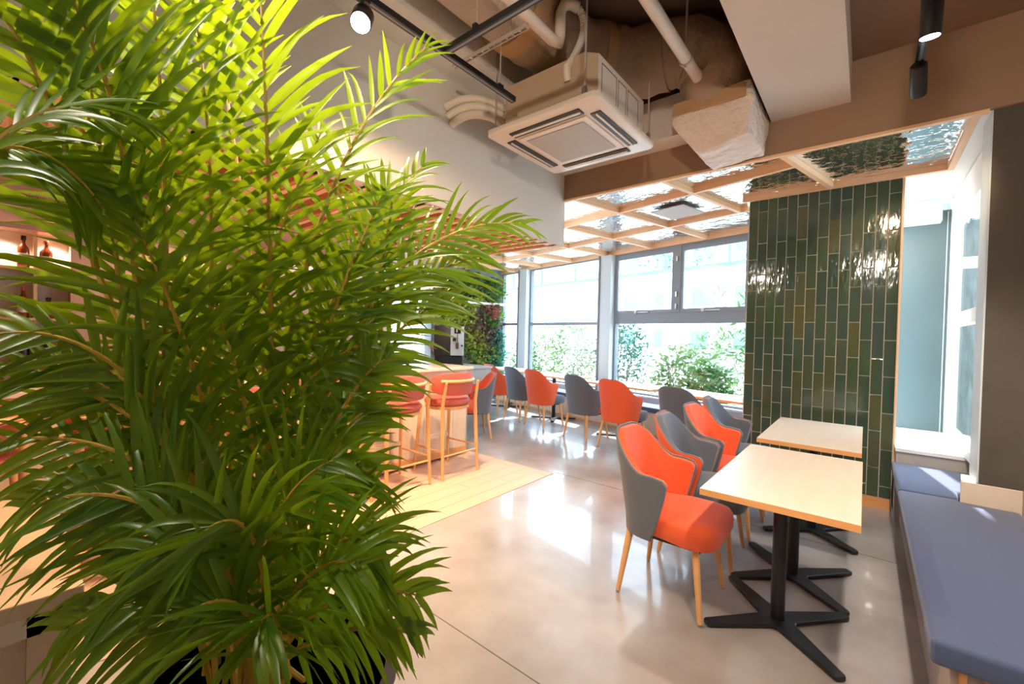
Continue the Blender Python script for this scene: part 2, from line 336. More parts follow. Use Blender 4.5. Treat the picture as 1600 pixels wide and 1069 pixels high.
# ---- window wall along s=5.52
W0,W1=5.52,5.60
wf=struct(UB(-7.75,-2.45,5.50,5.70,-.02,.46).build('wall_window_base','white_paint'))
struct(UB(-7.75,-2.45,5.46,5.72,.46,.485).build('trim_window_sill','white_paint'))
struct(UB(-7.75,-2.45,5.53,5.70,2.70,3.1).build('wall_window_head','white_paint'))
for i,(a,b) in enumerate(((-4.84,-4.585),(-7.02,-6.76))):
    p=struct(UB(a,b,5.42,5.62,0,2.69).build('trim_%d'%(i+1),'frame_pale'))
    UB(a,a+.03,5.40,5.42,0,2.69).build('edge_plate','frame_grey',p)
def window(n,u0,u1,trans,thick,m,split=None):
    f=MB(); t=.035
    ubox(f,u0,u0+t,W0,W1,.485,2.70); ubox(f,u1-t,u1,W0,W1,.485,2.70); ubox(f,u0+t,u1-t,W0,W1,.485,.515); ubox(f,u0+t,u1-t,W0,W1,2.66,2.70)
    ubox(f,u0+t,u1-t,W0,W1,trans-thick/2,trans+thick/2)
    w=struct(f.build('window_%d'%n,m))
    zt=trans+thick/2
    UB(u0+t,u1-t,W0+.035,W0+.041,.515,trans-thick/2).build('pane','glass',w)
    if split:
        UB(split-.05,split+.05,W0-.02,W1,zt,2.66).build('mullion','frame_grey',w)
        for a,b in ((u0+t,split-.05),(split+.05,u1-t)):
            s=MB(); q=.04
            ubox(s,a,a+q,W0-.01,W0+.03,zt,2.66); ubox(s,b-q,b,W0-.01,W0+.03,zt,2.66); ubox(s,a+q,b-q,W0-.01,W0+.03,zt,zt+.055); ubox(s,a+q,b-q,W0-.01,W0+.03,2.59,2.66)
            sh=s.build('sash','frame_grey',w)
            UB(a+q,b-q,W0+.005,W0+.011,zt+.055,2.59).build('pane','glass',sh)
            UB((a+b)/2-.12,(a+b)/2+.12,W0-.035,W0-.012,zt+.015,zt+.03).build('handle','steel',sh)
            UB((a+b)/2-.13,(a+b)/2-.09,W0-.045,W0-.012,zt+.005,zt+.045).build('latch','steel',sh)
        for z in (1.78,1.95,2.45): UB(split-.012,split+.012,W0-.045,W0-.02,z,z+.07).build('hinge','steel',w)
    else:
        UB(u0+t,u1-t,W0+.035,W0+.041,zt,2.66).build('pane','glass',w)
window(1,-4.585,-2.45,1.65,.15,'frame_grey',-3.455)
window(2,-6.76,-4.84,1.585,.055,'frame_grey')
window(3,-7.72,-7.02,1.585,.055,'frame_grey')
# ---- left end wall (u=-7.72): living wall and windows beyond the bar
lw=struct(UB(-7.9,-7.74,3.80,5.56,0,2.78).build('wall_left_end','frame_grey'))
struct(UB(-7.9,-7.74,-4,3.80,0,.62).build('wall_left_low','white_paint'))
struct(UB(-7.9,-7.74,-4,3.80,2.62,3.2).build('wall_left_head','white_paint'))
for i,(a,b) in enumerate(((3.66,3.80),(2.45,2.58),(1.2,1.33))): struct(UB(-7.86,-7.70,a,b,.62,2.62).build('trim_%d'%(i+3),'frame_pale'))
for i,(a,b) in enumerate(((2.58,3.66),(1.33,2.45))):
    f=MB(); ubox(f,-7.82,-7.76,a,b,1.54,1.66); ubox(f,-7.82,-7.76,a,b,.62,.67); ubox(f,-7.82,-7.76,a,b,2.57,2.62)
    w=struct(f.build('window_%d'%(i+4),'frame_grey'))
    UB(-7.80,-7.79,a,b,.67,1.54).build('pane','glass',w); UB(-7.80,-7.79,a,b,1.66,2.57).build('pane','glass',w)
    UB(-7.85,-7.65,a,b,1.0,1.03).build('ledge','white_paint',w)
# ---- bar ceiling: slats, flat panel with vents
bc=struct(B(-6.0,-2.45,-2.2,3.57,2.33,2.42).build('ceiling_bar','soffit_white'))
y=-1.9
while y<3.56:
    B(-3.95,-2.36 if y<3.5 else -2.36,y,y+.075,2.24,2.33).build('slat','batten_orange',bc,bevel=.003,seg=1)
    B(-3.95,-2.36,y+.020,y+.055,2.233,2.24).build('slat_edge','batten',bc)  # paler strip colours in the lit underside of each slat
    y+=.145
B(-6.0,-3.95,-2.2,3.57,2.24,2.33).build('flat_panel','pink_panel',bc)
for j in range(3):
    for k in range(9):
        yy=-.02+j*.15+k*.0125
        B(-4.66,-4.52,yy,yy+.006,2.236,2.2395).build('vent_slot','black_plastic',bc)
B(-4.98,-4.955,-1,.6,2.236,2.2395).build('vent_slot','black_plastic',bc)
# back bar wall with niche shelves
bw=MB(); bw.box(-6.3,-6.15,-2.2,4.2,0,2.33); bw.box(-6.15,-5.9,.47,2.2,0,2.33); bw.box(-6.15,-5.9,-2.2,-.55,0,2.33); bw.box(-6.15,-5.9,-.55,.47,2.2,2.33)
bw=struct(bw.build('wall_bar','pink_panel'))
B(-6.15,-6.13,-.55,.47,.95,2.2).build('niche_back','niche',bw)
for y in(-.2,.235): B(-6.13,-5.95,y,y+.022,.97,2.2).build('divider','batten',bw)
for z in(.992,1.40,1.86): B(-6.13,-5.9,-.55,.47,z-.022,z).build('shelf','batten',bw)
for y in (.85,1.3,1.75): B(-5.9,-5.893,y,y+.012,.1,2.2).build('panel_joint','seam',bw)
for y in (.35,.05,-.35): MB().lathe([(0,2.19),(.035,2.19),(.035,2.2)],16,(-6.02,y)).build('downlight','led',bw)
# ---- right bay
struct(MB().prism([(.206,5.58),(.585,5.58),(.585,5.68),(.206,5.68)],.5,2.6).build('wall_bay_back','teal_panel'))
struct(B(.545,.551,5.56,5.58,.55,2.58).build('trim_bay_panel','frame_pale'))
cb_=B(.19,2.2,4.645,5.7,2.69,2.78); cb_.box(.478,2.2,3.6,4.645,2.69,2.733); struct(cb_.build('ceiling_bay','white_paint'))
struct(B(.206,.50,5.45,5.58,2.48,2.66).build('trim_bay_head','white_paint'))
struct(B(.200,.72,4.45,5.58,.525,.55).build('trim_bay_sill','white_paint'))
struct(B(.206,.70,4.47,5.6,0,.525).build('wall_bay_low','concrete_grey'))
struct(B(.60,.72,3.82,4.47,0,.55).build('wall_bay_side','concrete_grey'))
f=MB()
for a,b in ((3.82,3.90),(5.48,5.57)): f.box(.57,.64,a,b,.55,2.50)
f.box(.57,.64,3.9,5.48,.55,.62); f.box(.57,.64,3.9,5.48,2.42,2.50); f.box(.57,.64,3.9,5.48,1.52,1.62)
w=struct(f.build('window_6','white_paint'))
B(.60,.606,3.9,5.48,.62,1.52).build('pane','glass',w); B(.60,.606,3.9,5.48,1.62,2.42).build('pane','glass',w)
struct(B(.57,.75,3.82,5.6,2.50,2.68).build('trim_bay_window_head','white_paint'))
# ---- column and low wall at right
struct(B(.52,2.2,3.60,3.80,.565,2.69).build('wall_right_column','column_stone'))
struct(B(.512,.52,3.598,3.82,.565,2.69).build('trim_column_edge','frame_pale'))  # pale plate stands in for daylight on the column's left face
struct(MB().prism([(.45,3.6),(.69,3.6),(.69,3.8),(.475,3.8)],.30,.562).build('wall_ledge','oak',bevel=.004))
struct(B(.69,2.2,3.0,3.8,0,.564).build('wall_right_low','concrete_grey'))
struct(MB().prism([(.69,-2.2),(2.2,-2.2),(2.2,3.0),(.69,3.0)],0,.56).build('wall_right_near','concrete_grey'))
struct(B(.95,2.2,-2.2,3.6,.56,3.2).build('wall_right','plaster'))
# ============================================================= BENCH RIGHT
b=thing('banquette_bench','long low built-in bench with navy seat cushions beside the tiled wall','bench',(.18,1.84,0))
B(.055,.07,.06,2.58,0,.365).build('front_panel','concrete_grey',b)
B(.07,.085,.03,.06,0,.365).build('corner_post','oak_edge',b,bevel=.002); B(.12,.16,.03,.07,0,.365).build('corner_post','oak_edge',b,bevel=.002)
B(.16,.50,.045,.06,0,.365).build('end_panel','oak',b)
B(.085,.12,.05,.06,0,.365).build('end_panel','concrete_grey',b)
B(.07,.38,.08,2.55,.33,.365).build('seat_board','oak',b)
MB().prism([(0,0),(.50,0),(.50,1.735),(.268,1.745),(.268,1.78),(0,1.76)],.368,.447).build('cushion','navy_fabric',b,bevel=.022,seg=4)
MB().prism([(0,1.766),(.27,1.786),(.285,1.97),(.41,1.98),(.41,2.58),(0,2.60)],.368,.447).build('cushion','navy_fabric',b,bevel=.022,seg=4)
# ============================================================= TUB CHAIRS
def sstep(a,b,x): t=min(1,max(0,(x-a)/(b-a))); return t*t*(3-2*t)
def top_h(a):
    return .85-.025*sstep(.12,.30,a)-.165*sstep(.24,.70,a)-.012*sstep(.70,1,a)-.022*sstep(.93,1,a)
def shell_pt(t,v,off):
    a=abs(t); zb=.335; z=zb+(top_h(a)-zb)*v
    k=.90+.10*(z-zb)/.40; sg=1 if t>=0 else -1
    if a<=.76:
        ph=a/.76*math.pi/2; x=-.03-(.205+off)*math.cos(ph)**.8; y=(.248+off)*math.sin(ph)**.8
    else: x=-.03+(a-.76)/.24*.075; y=.248+off
    fa=max(0,(a-.76)/.24); x-=fa*(1-v**.75)*.085
    y*=k; x=-.03+(x+.03)*(k if x<-.03 else 1) - .11*max(0,z-.42)*(1-sstep(.3,.9,a))
    return (x,y*sg,z)
def shell(o0,o1,v0,v1,NT=41,NV=11,tm=1.0,rim=.012):
    mb=MB(); idx={}
    rows=[]
    for side,off in ((0,o0),(1,o1)):
        for j in range(NV):
            v=v0+(v1-v0)*j/(NV-1)
            for i in range(NT):
                t=-tm+2*tm*i/(NT-1); p=shell_pt(t,v,off); idx[(side,j,i)]=len(mb.v); mb.v.append(p)
    for j in range(NV-1):
        for i in range(NT-1):
            mb.f.append((idx[0,j,i],idx[0,j,i+1],idx[0,j+1,i+1],idx[0,j+1,i])); mb.f.append((idx[1,j,i],idx[1,j+1,i],idx[1,j+1,i+1],idx[1,j,i+1]))
    for i in range(NT-1):
        mb.f.append((idx[0,NV-1,i],idx[0,NV-1,i+1],idx[1,NV-1,i+1],idx[1,NV-1,i])); mb.f.append((idx[0,0,i],idx[1,0,i],idx[1,0,i+1],idx[0,0,i+1]))
    for j in range(NV-1):
        for i in (0,NT-1): mb.f.append((idx[0,j,i],idx[0,j+1,i],idx[1,j+1,i],idx[1,j,i]))
    bm=bmesh.new(); me=bpy.data.meshes.new('t'); me.from_pydata(mb.v,[],mb.f); bm.from_mesh(me); bmesh.ops.recalc_face_normals(bm,faces=bm.faces)
    es=[e for e in bm.edges if e.calc_face_angle(0)>.9]; bmesh.ops.bevel(bm,geom=es,offset=rim,segments=3,profile=.5,affect='EDGES',clamp_overlap=True)
    out=MB(); bm.verts.index_update(); out.v=[tuple(v.co) for v in bm.verts]; out.f=[tuple(v.index for v in f.verts) for f in bm.faces]; bm.free(); out.smooth=True; return out
leg_cache={}
def make_chair(label,inner,outer,seatm,loc,rz,group):
    t=thing('tub_chair',label,'chair',loc,rz,group)
    shell(.012,0,0,1,rim=.005).build('back_shell',outer,t)
    shell(-.001,-.036,.13,.992,tm=.985,rim=.012).build('back_pad',inner,t)
    pts=[shell_pt(-1+2*i/60,1.0,.003) for i in range(61)]; pts=[(x,y,z+.003) for x,y,z in pts]
    lo=lambda s:[shell_pt(s,v/8,.003) for v in range(0,9)]
    MB().sweep(lo(-1)[:-1]+pts+lo(1)[::-1][1:],.0045,6).build('piping','piping_grey',t)
    s=MB(); n=16; pl=[]
    for i in range(4*n):
        a=2*math.pi*i/(4*n); c_,s_=math.cos(a),math.sin(a)
        pl.append((.035+.235*math.copysign(abs(c_)**.42,c_),(.236 if c_>0 else .214)*math.copysign(abs(s_)**.42,s_)))
    def ring(sc,z): return [(.035+(x-.035)*sc,y*sc*(.95 if x<-.05 else 1),z) for x,y in pl]
    N4=4*n; lay=[ring(.86,.345),ring(.95,.352),ring(.995,.38),ring(1,.41),ring(.985,.438),ring(.94,.455),ring(.80,.464),ring(.4,.467)]
    for L in lay: s.v+=L
    for j in range(len(lay)-1):
        for i in range(N4): s.f.append((j*N4+i,j*N4+(i+1)%N4,(j+1)*N4+(i+1)%N4,(j+1)*N4+i))
    s.f.append(tuple(range(N4-1,-1,-1))); s.f.append(tuple((len(lay)-1)*N4+i for i in range(N4))); s.smooth=True
    s.build('seat',seatm,t)
    B(-.16,.19,-.17,.17,.325,.347).build('seat_frame','black_plastic',t)
    for sx in(-1,1):
        for sy in(-1,1):
            L=MB().sweep([(sx*.165+.0,sy*.165,.34),(sx*.207,sy*.207,.012)],[.019,.0115],12).build('leg','chair_leg',t)
            MB().lathe([(.009,0),(.010,.012)],10,(sx*.2085,sy*.2085)).build('glide','steel',L)
    return t
G1='tub chairs at the near tables'; G2='tub chairs along the window tables'
chA=make_chair('tub chair with orange inside and dark grey shell, nearest the camera','orange_fabric','grey_fabric','orange_fabric',(-.77,2.325,0),0,G1)
chB=make_chair('tub chair with grey inside, orange shell and grey seat, second from the camera','grey_fabric','orange_fabric','grey_fabric',(-.775,2.90,0),R(3),G1)
copy_tree(chA,(-.77,3.46,0),R(-2),'tub chair with orange inside and grey shell, beside the far near-row table')
copy_tree(chB,(-.78,3.98,0),R(2),'tub chair with grey inside and orange shell, closest to the tiled wall')
def wch(src,u,s,rz,label):
    x,y,_=uv(u,s); return copy_tree(src,(x,y,0),A+R(90)+R(rz),label,G2)
wch(chA,-2.52,4.27,0,'grey-backed tub chair at window row, just left of the tiled wall, back to camera')
wch(chB,-3.36,4.26,4,'orange-backed tub chair with grey seat, rightmost orange one of the window row')
wch(chA,-3.97,4.27,0,'grey-backed tub chair just left of the rightmost orange chair of the window row')
wch(chB,-4.85,4.29,3,'orange-backed tub chair in the middle of the window row')
wch(chA,-5.38,4.30,-2,'bluish grey-backed tub chair left of the middle orange chair of the window row')
wch(chB,-6.02,4.33,-3,'orange-backed tub chair at the far left end of the window row')
copy_tree(chA,(-3.96,4.02,0),R(-125),'orange-fronted tub chair half hidden behind the end of the bar counter','tub chairs by the bar end')
# ============================================================= TABLES
def table_base(t,x,y,blk='black_steel'):
    b_=MB(); n=6
    out=[]
    for k in range(4):
        a=R(45+90*k); ca,sa=math.cos(a),math.sin(a)
        for r,wd in ((.062,.046),(.35,.025),(.362,.018)): out.append((x+ca*r+sa*wd*1,y+sa*r-ca*wd*1,k,0))
        for r,wd in ((.362,.018),(.35,.025),(.062,.046)): out.append((x+ca*r-sa*wd*1,y+sa*r+ca*wd*1,k,1))
    b_.prism([(p[0],p[1]) for p in out],.006,.024)
    o=b_.build('base',blk,t,bevel=.004,seg=2)
    MB().lathe([(.030,.02),(.030,.675)],24,(x,y)).build('column',blk,t)
    B(x-.12,x+.12,y-.12,y+.12,.675,.69).build('mounting_plate',blk,t)
    return o
def make_table(label,loc,rz,group,L=1.04,Wd=.53,bases=(-.265,.265),off=.0):
    t=thing('cafe_table',label,'table',loc,rz,group)
    B(-Wd/2,Wd/2,-L/2,L/2,.695,.7195).build('tabletop','oak',t)
    e=MB(); 
    e.box(-Wd/2-.0015,-Wd/2,-L/2-.0015,L/2+.0015,.693,.7195); e.box(Wd/2,Wd/2+.0015,-L/2-.0015,L/2+.0015,.693,.7195)
    e.box(-Wd/2,Wd/2,-L/2-.0015,-L/2,.693,.7195); e.box(-Wd/2,Wd/2,L/2,L/2+.0015,.693,.7195); e.build('edge_band','oak_edge',t)
    for y in bases: table_base(t,off,y)
    return t
T1=make_table('light wood cafe table with orange edge nearest the camera, beside navy bench',(-.26,2.435,0),0,'near cafe tables',bases=(-.03,.50),off=-.03)
T2=make_table('light wood cafe table close to the green tiled wall',(-.265,3.69,0),0,'near cafe tables',L=1.03,bases=(.07,),off=0)
def wt(u,s,label,L=1.04):
    x,y,_=uv(u,s); return copy_tree(T2,(x,y,0),A+R(90),label,'cafe tables along the windows')
wt(-2.52,4.78,'window-row cafe table just left of the tiled wall'); wt(-3.68,4.78,'window-row cafe table behind the rightmost pair of grey and orange chairs')
wt(-5.12,4.80,'window-row cafe table behind the middle orange and grey chairs'); wt(-6.4,4.82,'window-row cafe table at the far left end')
# window bench
wb=thing('window_bench','long navy cushioned bench with wooden front running under the windows','bench',uv(0,0,0)); 
UB(-7.3,-2.2,5.12,5.15,0,.32).build('front_panel','oak',wb)
UB(-7.3,-2.2,5.105,5.12,.0,.03).build('foot_rail','oak_edge',wb)
for a in (-7.3,-6.3,-5.3,-4.3,-3.3): UB(a+.004,a+1.0-.004 if a<-3.4 else -2.2,5.07,5.455,.325,.40).build('cushion','navy_fabric',wb,bevel=.02,seg=3)
# ============================================================= BAR
bar=thing('bar_counter','long bar counter with pale wood front and smooth pinkish top at left','counter',(-3.45,3.40,0))
k=0; y=-5.0
while y<-.01:
    y2=min(y+.40,0); B(-.02,0,y+.002,y2-.002,.10,.955).build('front_board','bar_front',bar); y=y2
B(-.62,-.02,-5.0,-.002,.02,.955).build('carcass','counter_grey',bar)
B(-.62,0,-.004,.012,.02,.955).build('end_panel','counter_grey',bar)
B(-.02,.012,-5.0,0,.03,.10).build('kick_rail','oak_edge',bar)
B(-.66,.07,-5.0,.03,.957,.992).build('countertop','bar_top',bar,bevel=.006)
def make_stool(label,loc,rz):
    t=thing('bar_stool',label,'stool',loc,rz,'bar stools along the counter')
    m=MB().lathe([(.15,.665),(.205,.672),(.222,.695),(.222,.715),(.20,.735),(.12,.742)],32); m.build('seat','stool_red',t)
    MB().lathe([(.20,.635),(.212,.64),(.212,.665),(.20,.668)],32).build('seat_ring','chair_leg',t)
    for sy in(-1,1):
        MB().sweep([(-.21,sy*.225,0),(-.185,sy*.215,.45),(-.175,sy*.21,.70),(-.215,sy*.205,.90)],[.013,.019,.018,.012],10).build('rear_leg','chair_leg',t)
        MB().sweep([(.215,sy*.215,0),(.175,sy*.185,.65)],[.012,.019],10).build('front_leg','chair_leg',t)
        MB().sweep([(-.195,sy*.217,.26),(.20,sy*.205,.26)],.009,8).build('stretcher','chair_leg',t)
    B(.185,.212,-.205,.205,.285,.33).build('footrest','oak',t,bevel=.004)
    MB().sweep([(-.197,-.217,.22),(-.197,.217,.22)],.009,8).build('stretcher','chair_leg',t)
    arc=[(-.24*math.cos(R(a)),.255*math.sin(R(a)),.905) for a in range(-58,59,8)]
    MB().sweep(arc,.016,10).build('back_rail','chair_leg',t)
    p=MB(); ns=23
    for q,(ro) in enumerate((.232,.205)):
        for j in range(7):
            vz=j/6
            for i in range(ns):
                a=-80+160*i/(ns-1); hh=.105*math.sqrt(max(.06,1-(abs(a)/86)**3.2)); z=.875+hh*(vz*2-1)
                bul=.010*math.sin(math.pi*vz)*(1 if q==0 else -1)
                p.v.append((-(ro-.012+bul)*math.cos(R(a))+.0,(ro+.02+bul)*math.sin(R(a)),z))
    S=7*ns
    for j in range(6):
        for i in range(ns-1):
            a=j*ns+i; p.f.append((a,a+1,a+ns+1,a+ns)); p.f.append((S+a,S+a+ns,S+a+ns+1,S+a+1))
    for i in range(ns-1): p.f.append((i,S+i,S+i+1,i+1)); a=6*ns+i; p.f.append((a,a+1,S+a+1,S+a))
    for j in range(6):
        for i in(0,ns-1): a=j*ns+i; p.f.append((a,a+ns,S+a+ns,S+a))
    p.smooth=True; p.build('back_pad','stool_red',t)
    return t
st=make_stool('red-padded wooden bar stool at the far right end of the counter',(-3.14,2.83,0),R(180))
for i,(y,l) in enumerate(((2.25,'red-padded wooden bar stool second from the far end of the counter'),(1.66,'red-padded wooden bar stool third from the far end, behind the palm'),(1.06,'red-padded wooden bar stool fourth from the far end, hidden behind the palm'),(.46,'red-padded wooden bar stool seen through the left palm leaves'),(-.12,'red-padded wooden bar stool at the left edge of the photo'))):
    copy_tree(st,(-3.16,y,0),R(180+(i%2)*6),l)
# back counter and coffee machine
bk=thing('back_counter','grey work counter behind the bar carrying the coffee machine','counter',(-5.0,4.2,0))
B(-1.3,.62,.0,.62,.0,.84).build('carcass','counter_grey',bk); B(-1.32,.64,-.02,.64,.842,.872).build('worktop','counter_grey',bk,bevel=.004)
cm=thing('coffee_machine','black and white automatic coffee machine on the grey back counter','coffee machine',(-4.92,4.46,.874),R(46))
B(-.235,.215,-.17,.25,.14,.60).build('housing','machine_black',cm,bevel=.012,seg=3)
B(-.22,.20,-.17,.24,.0,.138).build('base','black_plastic',cm,bevel=.01)
B(.017,.213,-.205,-.172,.15,.585).build('front_panel','machine_white',cm,bevel=.006)
B(.07,.165,-.212,-.206,.48,.585).build('screen','screen',cm)
for q in range(3): B(.095,.118,-.2145,-.2125,.500+q*.022,.514+q*.022).build('screen_icon','machine_white',cm)
B(.05,.10,-.25,-.206,.365,.415).build('spout_housing','black_plastic',cm,bevel=.006)
MB().sweep([(.118,-.222,.47),(.118,-.222,.25)],.006,8).build('milk_tube','black_plastic',cm)
B(.095,.14,-.25,-.206,.255,.345).build('brew_head','wall_brown',cm,bevel=.01)
MB().sweep([(.185,-.206,.30),(.185,-.22,.30)],.015,12).build('knob','black_plastic',cm)
B(.02,.21,-.28,-.172,.0,.03).build('drip_tray','black_plastic',cm,bevel=.004)
# bottles on the back bar
def bottle(label,x,y,z,h,r,body,band,cap='black_plastic'):
    t=thing('liquor_bottle',label,'bottle',(x,y,z),0,'bottles on the back bar shelves')
    MB().lathe([(r*.9,0),(r,.008),(r,h*.55),(r*.92,h*.62),(r*.45,h*.72),(r*.34,h*.78),(r*.34,h*.9)],20).build('glass_body',body,t)
    MB().lathe([(r*.42,h*.86),(r*.44,h*.87),(r*.44,h*.99),(r*.40,h)],14).build('cap',cap,t)
    MB().lathe([(r*1.015,h*.17),(r*1.015,h*.45)],20).build('label_band',band,t)
bottle('amber whisky bottle with cream label, left of the shelf post, top shelf',-6.0,.172,1.86,.295,.040,'amber','label_cream')
bottle('amber bottle with red shoulder, right of the shelf post, top shelf',-6.0,.315,1.86,.27,.045,'amber','label_cream','amber')
bottle('amber bottle at the left edge of the top shelf',-6.0,-.02,1.86,.28,.040,'amber','label_cream')
bottle('red-capped bottle on the middle shelf under the whisky bottle',-6.0,.172,1.40,.29,.038,'amber','label_cream','stool_red')
bottle('squat amber bottle on the middle shelf right of the post',-6.0,.33,1.40,.20,.045,'amber','amber')
bottle('dark bottle with black label standing on the lowest shelf left',-6.0,.17,.992,.30,.042,'dark_glass','black_plastic')
bottle('dark bottle standing on the lowest shelf right of the post',-6.0,.32,.992,.29,.042,'dark_glass','label_cream')
B(-5.89,-5.50,-1.5,1.4,.96,.99).build('back_shelf','batten_orange',None)
o=bpy.data.objects['back_shelf']; tag(o,'long wooden ledge under the bottle niche behind the bar','shelf')
B(-5.89,-5.55,-1.5,1.4,.0,.958).build('back_bar_cabinet','pink_panel',None); tag(bpy.data.objects['back_bar_cabinet'],'pink wood base cabinet under the bottle niche','cabinet')
# low wooden stand at left edge
ws=thing('wooden_stand','pale plywood stand with vertical posts at the lower left edge','stand',(-1.72,.17,0))
B(-1.1,0,-1.0,0,.555,.60).build('top_board','wood_table',ws,bevel=.003); B(-1.1,-.02,-.96,-.03,.49,.553).build('apron','oak',ws)
for y in(-.11,-.34,-.62): B(-.07,-.02,y,y+.075,0,.553).build('post','wood_table',ws)
B(-.10,-.07,-.96,-.02,.02,.49).build('back_board','oak',ws)
B(-1.08,-.03,-.985,-.94,0,.553).build('post','wood_table',ws)
# ============================================================= CEILING EQUIPMENT
ac=thing('ceiling_air_conditioner','beige cassette air conditioner hanging under the open ceiling','air conditioner',(-1.63,2.58,2.70))
P=MB().prism([(-.40,-.43),(.40,-.43),(.43,-.40),(.43,.40),(.40,.43),(-.40,.43),(-.43,.40),(-.43,-.40)],.012,.05); P.build('fascia','ac_plastic',ac,bevel=.008,seg=3)
B(-.27,.27,-.27,.27,.002,.013).build('grille_frame','ac_plastic',ac,bevel=.006)
B(-.225,.225,-.225,.225,-.002,.0025).build('grille','ac_grille',ac)
for sx,sy,l in ((0,-1,.27),(0,1,.27),(1,0,.27),(-1,0,.27)):
    if sx: a=(sx*.33-.034,sx*.33+.034,-l,l)
    else: a=(-l,l,sy*.33-.034,sy*.33+.034)
    s=B(*a,.004,.0135).build('air_slot','ac_dark',ac)
    if sx: q=(sx*.33-.006+.004*sx,sx*.33+.004+.004*sx,-l+.01,l-.01)
    else: q=(-l+.01,l-.01,sy*.33+.002*sy-.006,sy*.33+.006+.002*sy)
    B(*q,-.004,.006).build('vane','ac_plastic',s)
MB().prism([(-.36,-.30),(-.30,-.36),(.30,-.36),(.36,-.30),(.36,.36),(-.36,.36)],.051,.335).build('body','ac_body',ac)
for a,b in ((-.26,-.06),(-.04,.08),(.10,.27)):
    o=MB(); z0,z1,t=.09,.30,.006
    o.box(.36,.3625,a,b,z0,z0+t); o.box(.36,.3625,a,b,z1-t,z1); o.box(.36,.3625,a,a+t,z0,z1); o.box(.36,.3625,b-t,b,z0,z1); o.build('access_outline','seam',ac)
B(.36,.3615,-.3,.36,.051,.335).build('side_plate','ac_plastic',ac)
for x,y in ((.33,-.40),(.40,.36),(-.40,-.36)):
    MB().sweep([(x,y,.03),(x,y,.92)],.006,8).build('hanger_rod','rod',ac); MB().lathe([(.016,.05),(.018,.075),(.014,.10)],8,(x,y)).build('hanger_nut','steel',ac)
dp=thing('drain_pipe','beige drain pipe with ribbed hose dropping to the air conditioner','pipe')
MB().sweep([(-1.48,-.6,3.10),(-1.48,2.10,3.10),(-1.475,2.16,3.115),(-1.475,2.17,3.16),(-1.475,2.17,3.30),(-1.46,2.18,3.34),(-1.43,2.21,3.355),(-1.40,2.25,3.34)],.032,14).build('pipe_run','pipe',dp)
hp=[Vector((-1.40,2.25,3.34)).lerp(Vector((-1.36,2.34,3.27)),t/4) for t in range(4)]
import itertools
def bez(a,b,c,n): a,b,c=Vector(a),Vector(b),Vector(c); return [a*(1-t)**2+b*2*t*(1-t)+c*t*t for t in [i/n for i in range(n+1)]]
hs=bez((-1.40,2.25,3.34),(-1.36,2.36,3.26),(-1.44,2.205,2.98),36); MB().sweep(hs,[.020+.004*(i%2) for i in range(37)],10).build('ribbed_hose','pipe',dp)
MB().sweep([(-1.44,2.205,2.99),(-1.44,2.205,2.93),(-1.44,2.218,2.90)],.024,12).build('elbow','pipe',dp)
fp=thing('ceiling_pipe','straight pale pipe running along the ceiling into wrapped duct box','pipe')
MB().sweep([(-.93,-.6,3.10),(-.915,3.20,3.10)],.036,14).build('pipe_run','pipe',fp)
for y in (1.2,2.75): MB().sweep([(-.92,y,3.05),(-.92,y,3.6)],.007,8).build('hanger_rod','rod',fp); MB().sweep([(-.92,y-.012,3.1),(-.92,y+.012,3.1)],.042,14).build('clamp','rod',fp)
du=thing('insulated_duct','fat insulated air duct bending from left towards the wrapped box','duct')
path=bez((-1.74,-.6,3.36),(-1.74,1.2,3.36),(-1.74,2.0,3.37),10)
MB().sweep(path,.225,24).build('stippled_section','duct_stipple',du)
p2=bez((-1.74,2.0,3.37),(-1.74,3.0,3.36),(-1.15,3.06,3.37),16); MB().sweep(p2,[.23+.010*((i*7)%3-1) for i in range(17)],24).build('wrapped_bend','duct_wrap',du)
p3=bez((-1.18,3.06,3.37),(-.83,3.10,3.40),(-.86,3.22,3.00),14); MB().sweep(p3,[.215+.006*((i*5)%3-1) for i in range(15)],24).build('wrapped_bend','duct_wrap',du)
for i in (0,8): MB().sweep([p2[i],p2[i+1]],.245,24).build('strap','tape',du)
pb=thing('wrapped_plenum_box','crumpled white-wrapped duct box hugging the brown beam','duct box')
x0,x1,y0,y1=-1.10,-.60,3.03,3.55
q=MB().poly([(x0+.15,y0+.12,2.66),(x1-.02,y0+.06,2.69),(x1,y1,2.69),(x0+.15,y1,2.66), (x0,y0,2.86),(x1,y0,2.90),(x1+.02,y1,2.90),(x0,y1,2.86), (x0,y0,2.99),(x1,y0,3.01),(x1,y1,3.01),(x0,y1,2.99)],
 [(3,2,1,0),(0,1,5,4),(1,2,6,5),(2,3,7,6),(3,0,4,7),(4,5,9,8),(5,6,10,9),(6,7,11,10),(7,4,8,11),(8,9,10,11)])
def crumple(mb,name,m,par,amt,cuts=10,bev=.02):
    me=mb.mesh('t',m); bm=bmesh.new(); bm.from_mesh(me); bmesh.ops.recalc_face_normals(bm,faces=bm.faces)
    bmesh.ops.bevel(bm,geom=list(bm.edges),offset=bev,segments=2,profile=.6,affect='EDGES'); bmesh.ops.subdivide_edges(bm,edges=list(bm.edges),cuts=cuts,use_grid_fill=True)
    from mathutils import noise
    bm.normal_update()
    for v in bm.verts:
        nz=noise.noise(v.co*9)+.6*noise.noise(v.co*22); v.co+=v.normal*nz*amt
    out=MB(); bm.verts.index_update(); out.v=[tuple(v.co) for v in bm.verts]; out.f=[tuple(v.index for v in f.verts) for f in bm.faces]; out.smooth=True; bm.free()
    return out.build(name,m,par)
crumple(q,'wrapped_shell','plenum_wrap',pb,.010,5,.02)
B(x0+.01,x1-.03,y0-.012,y0+.004,2.90,2.99).build('tape_band','tape',pb,bevel=.004)
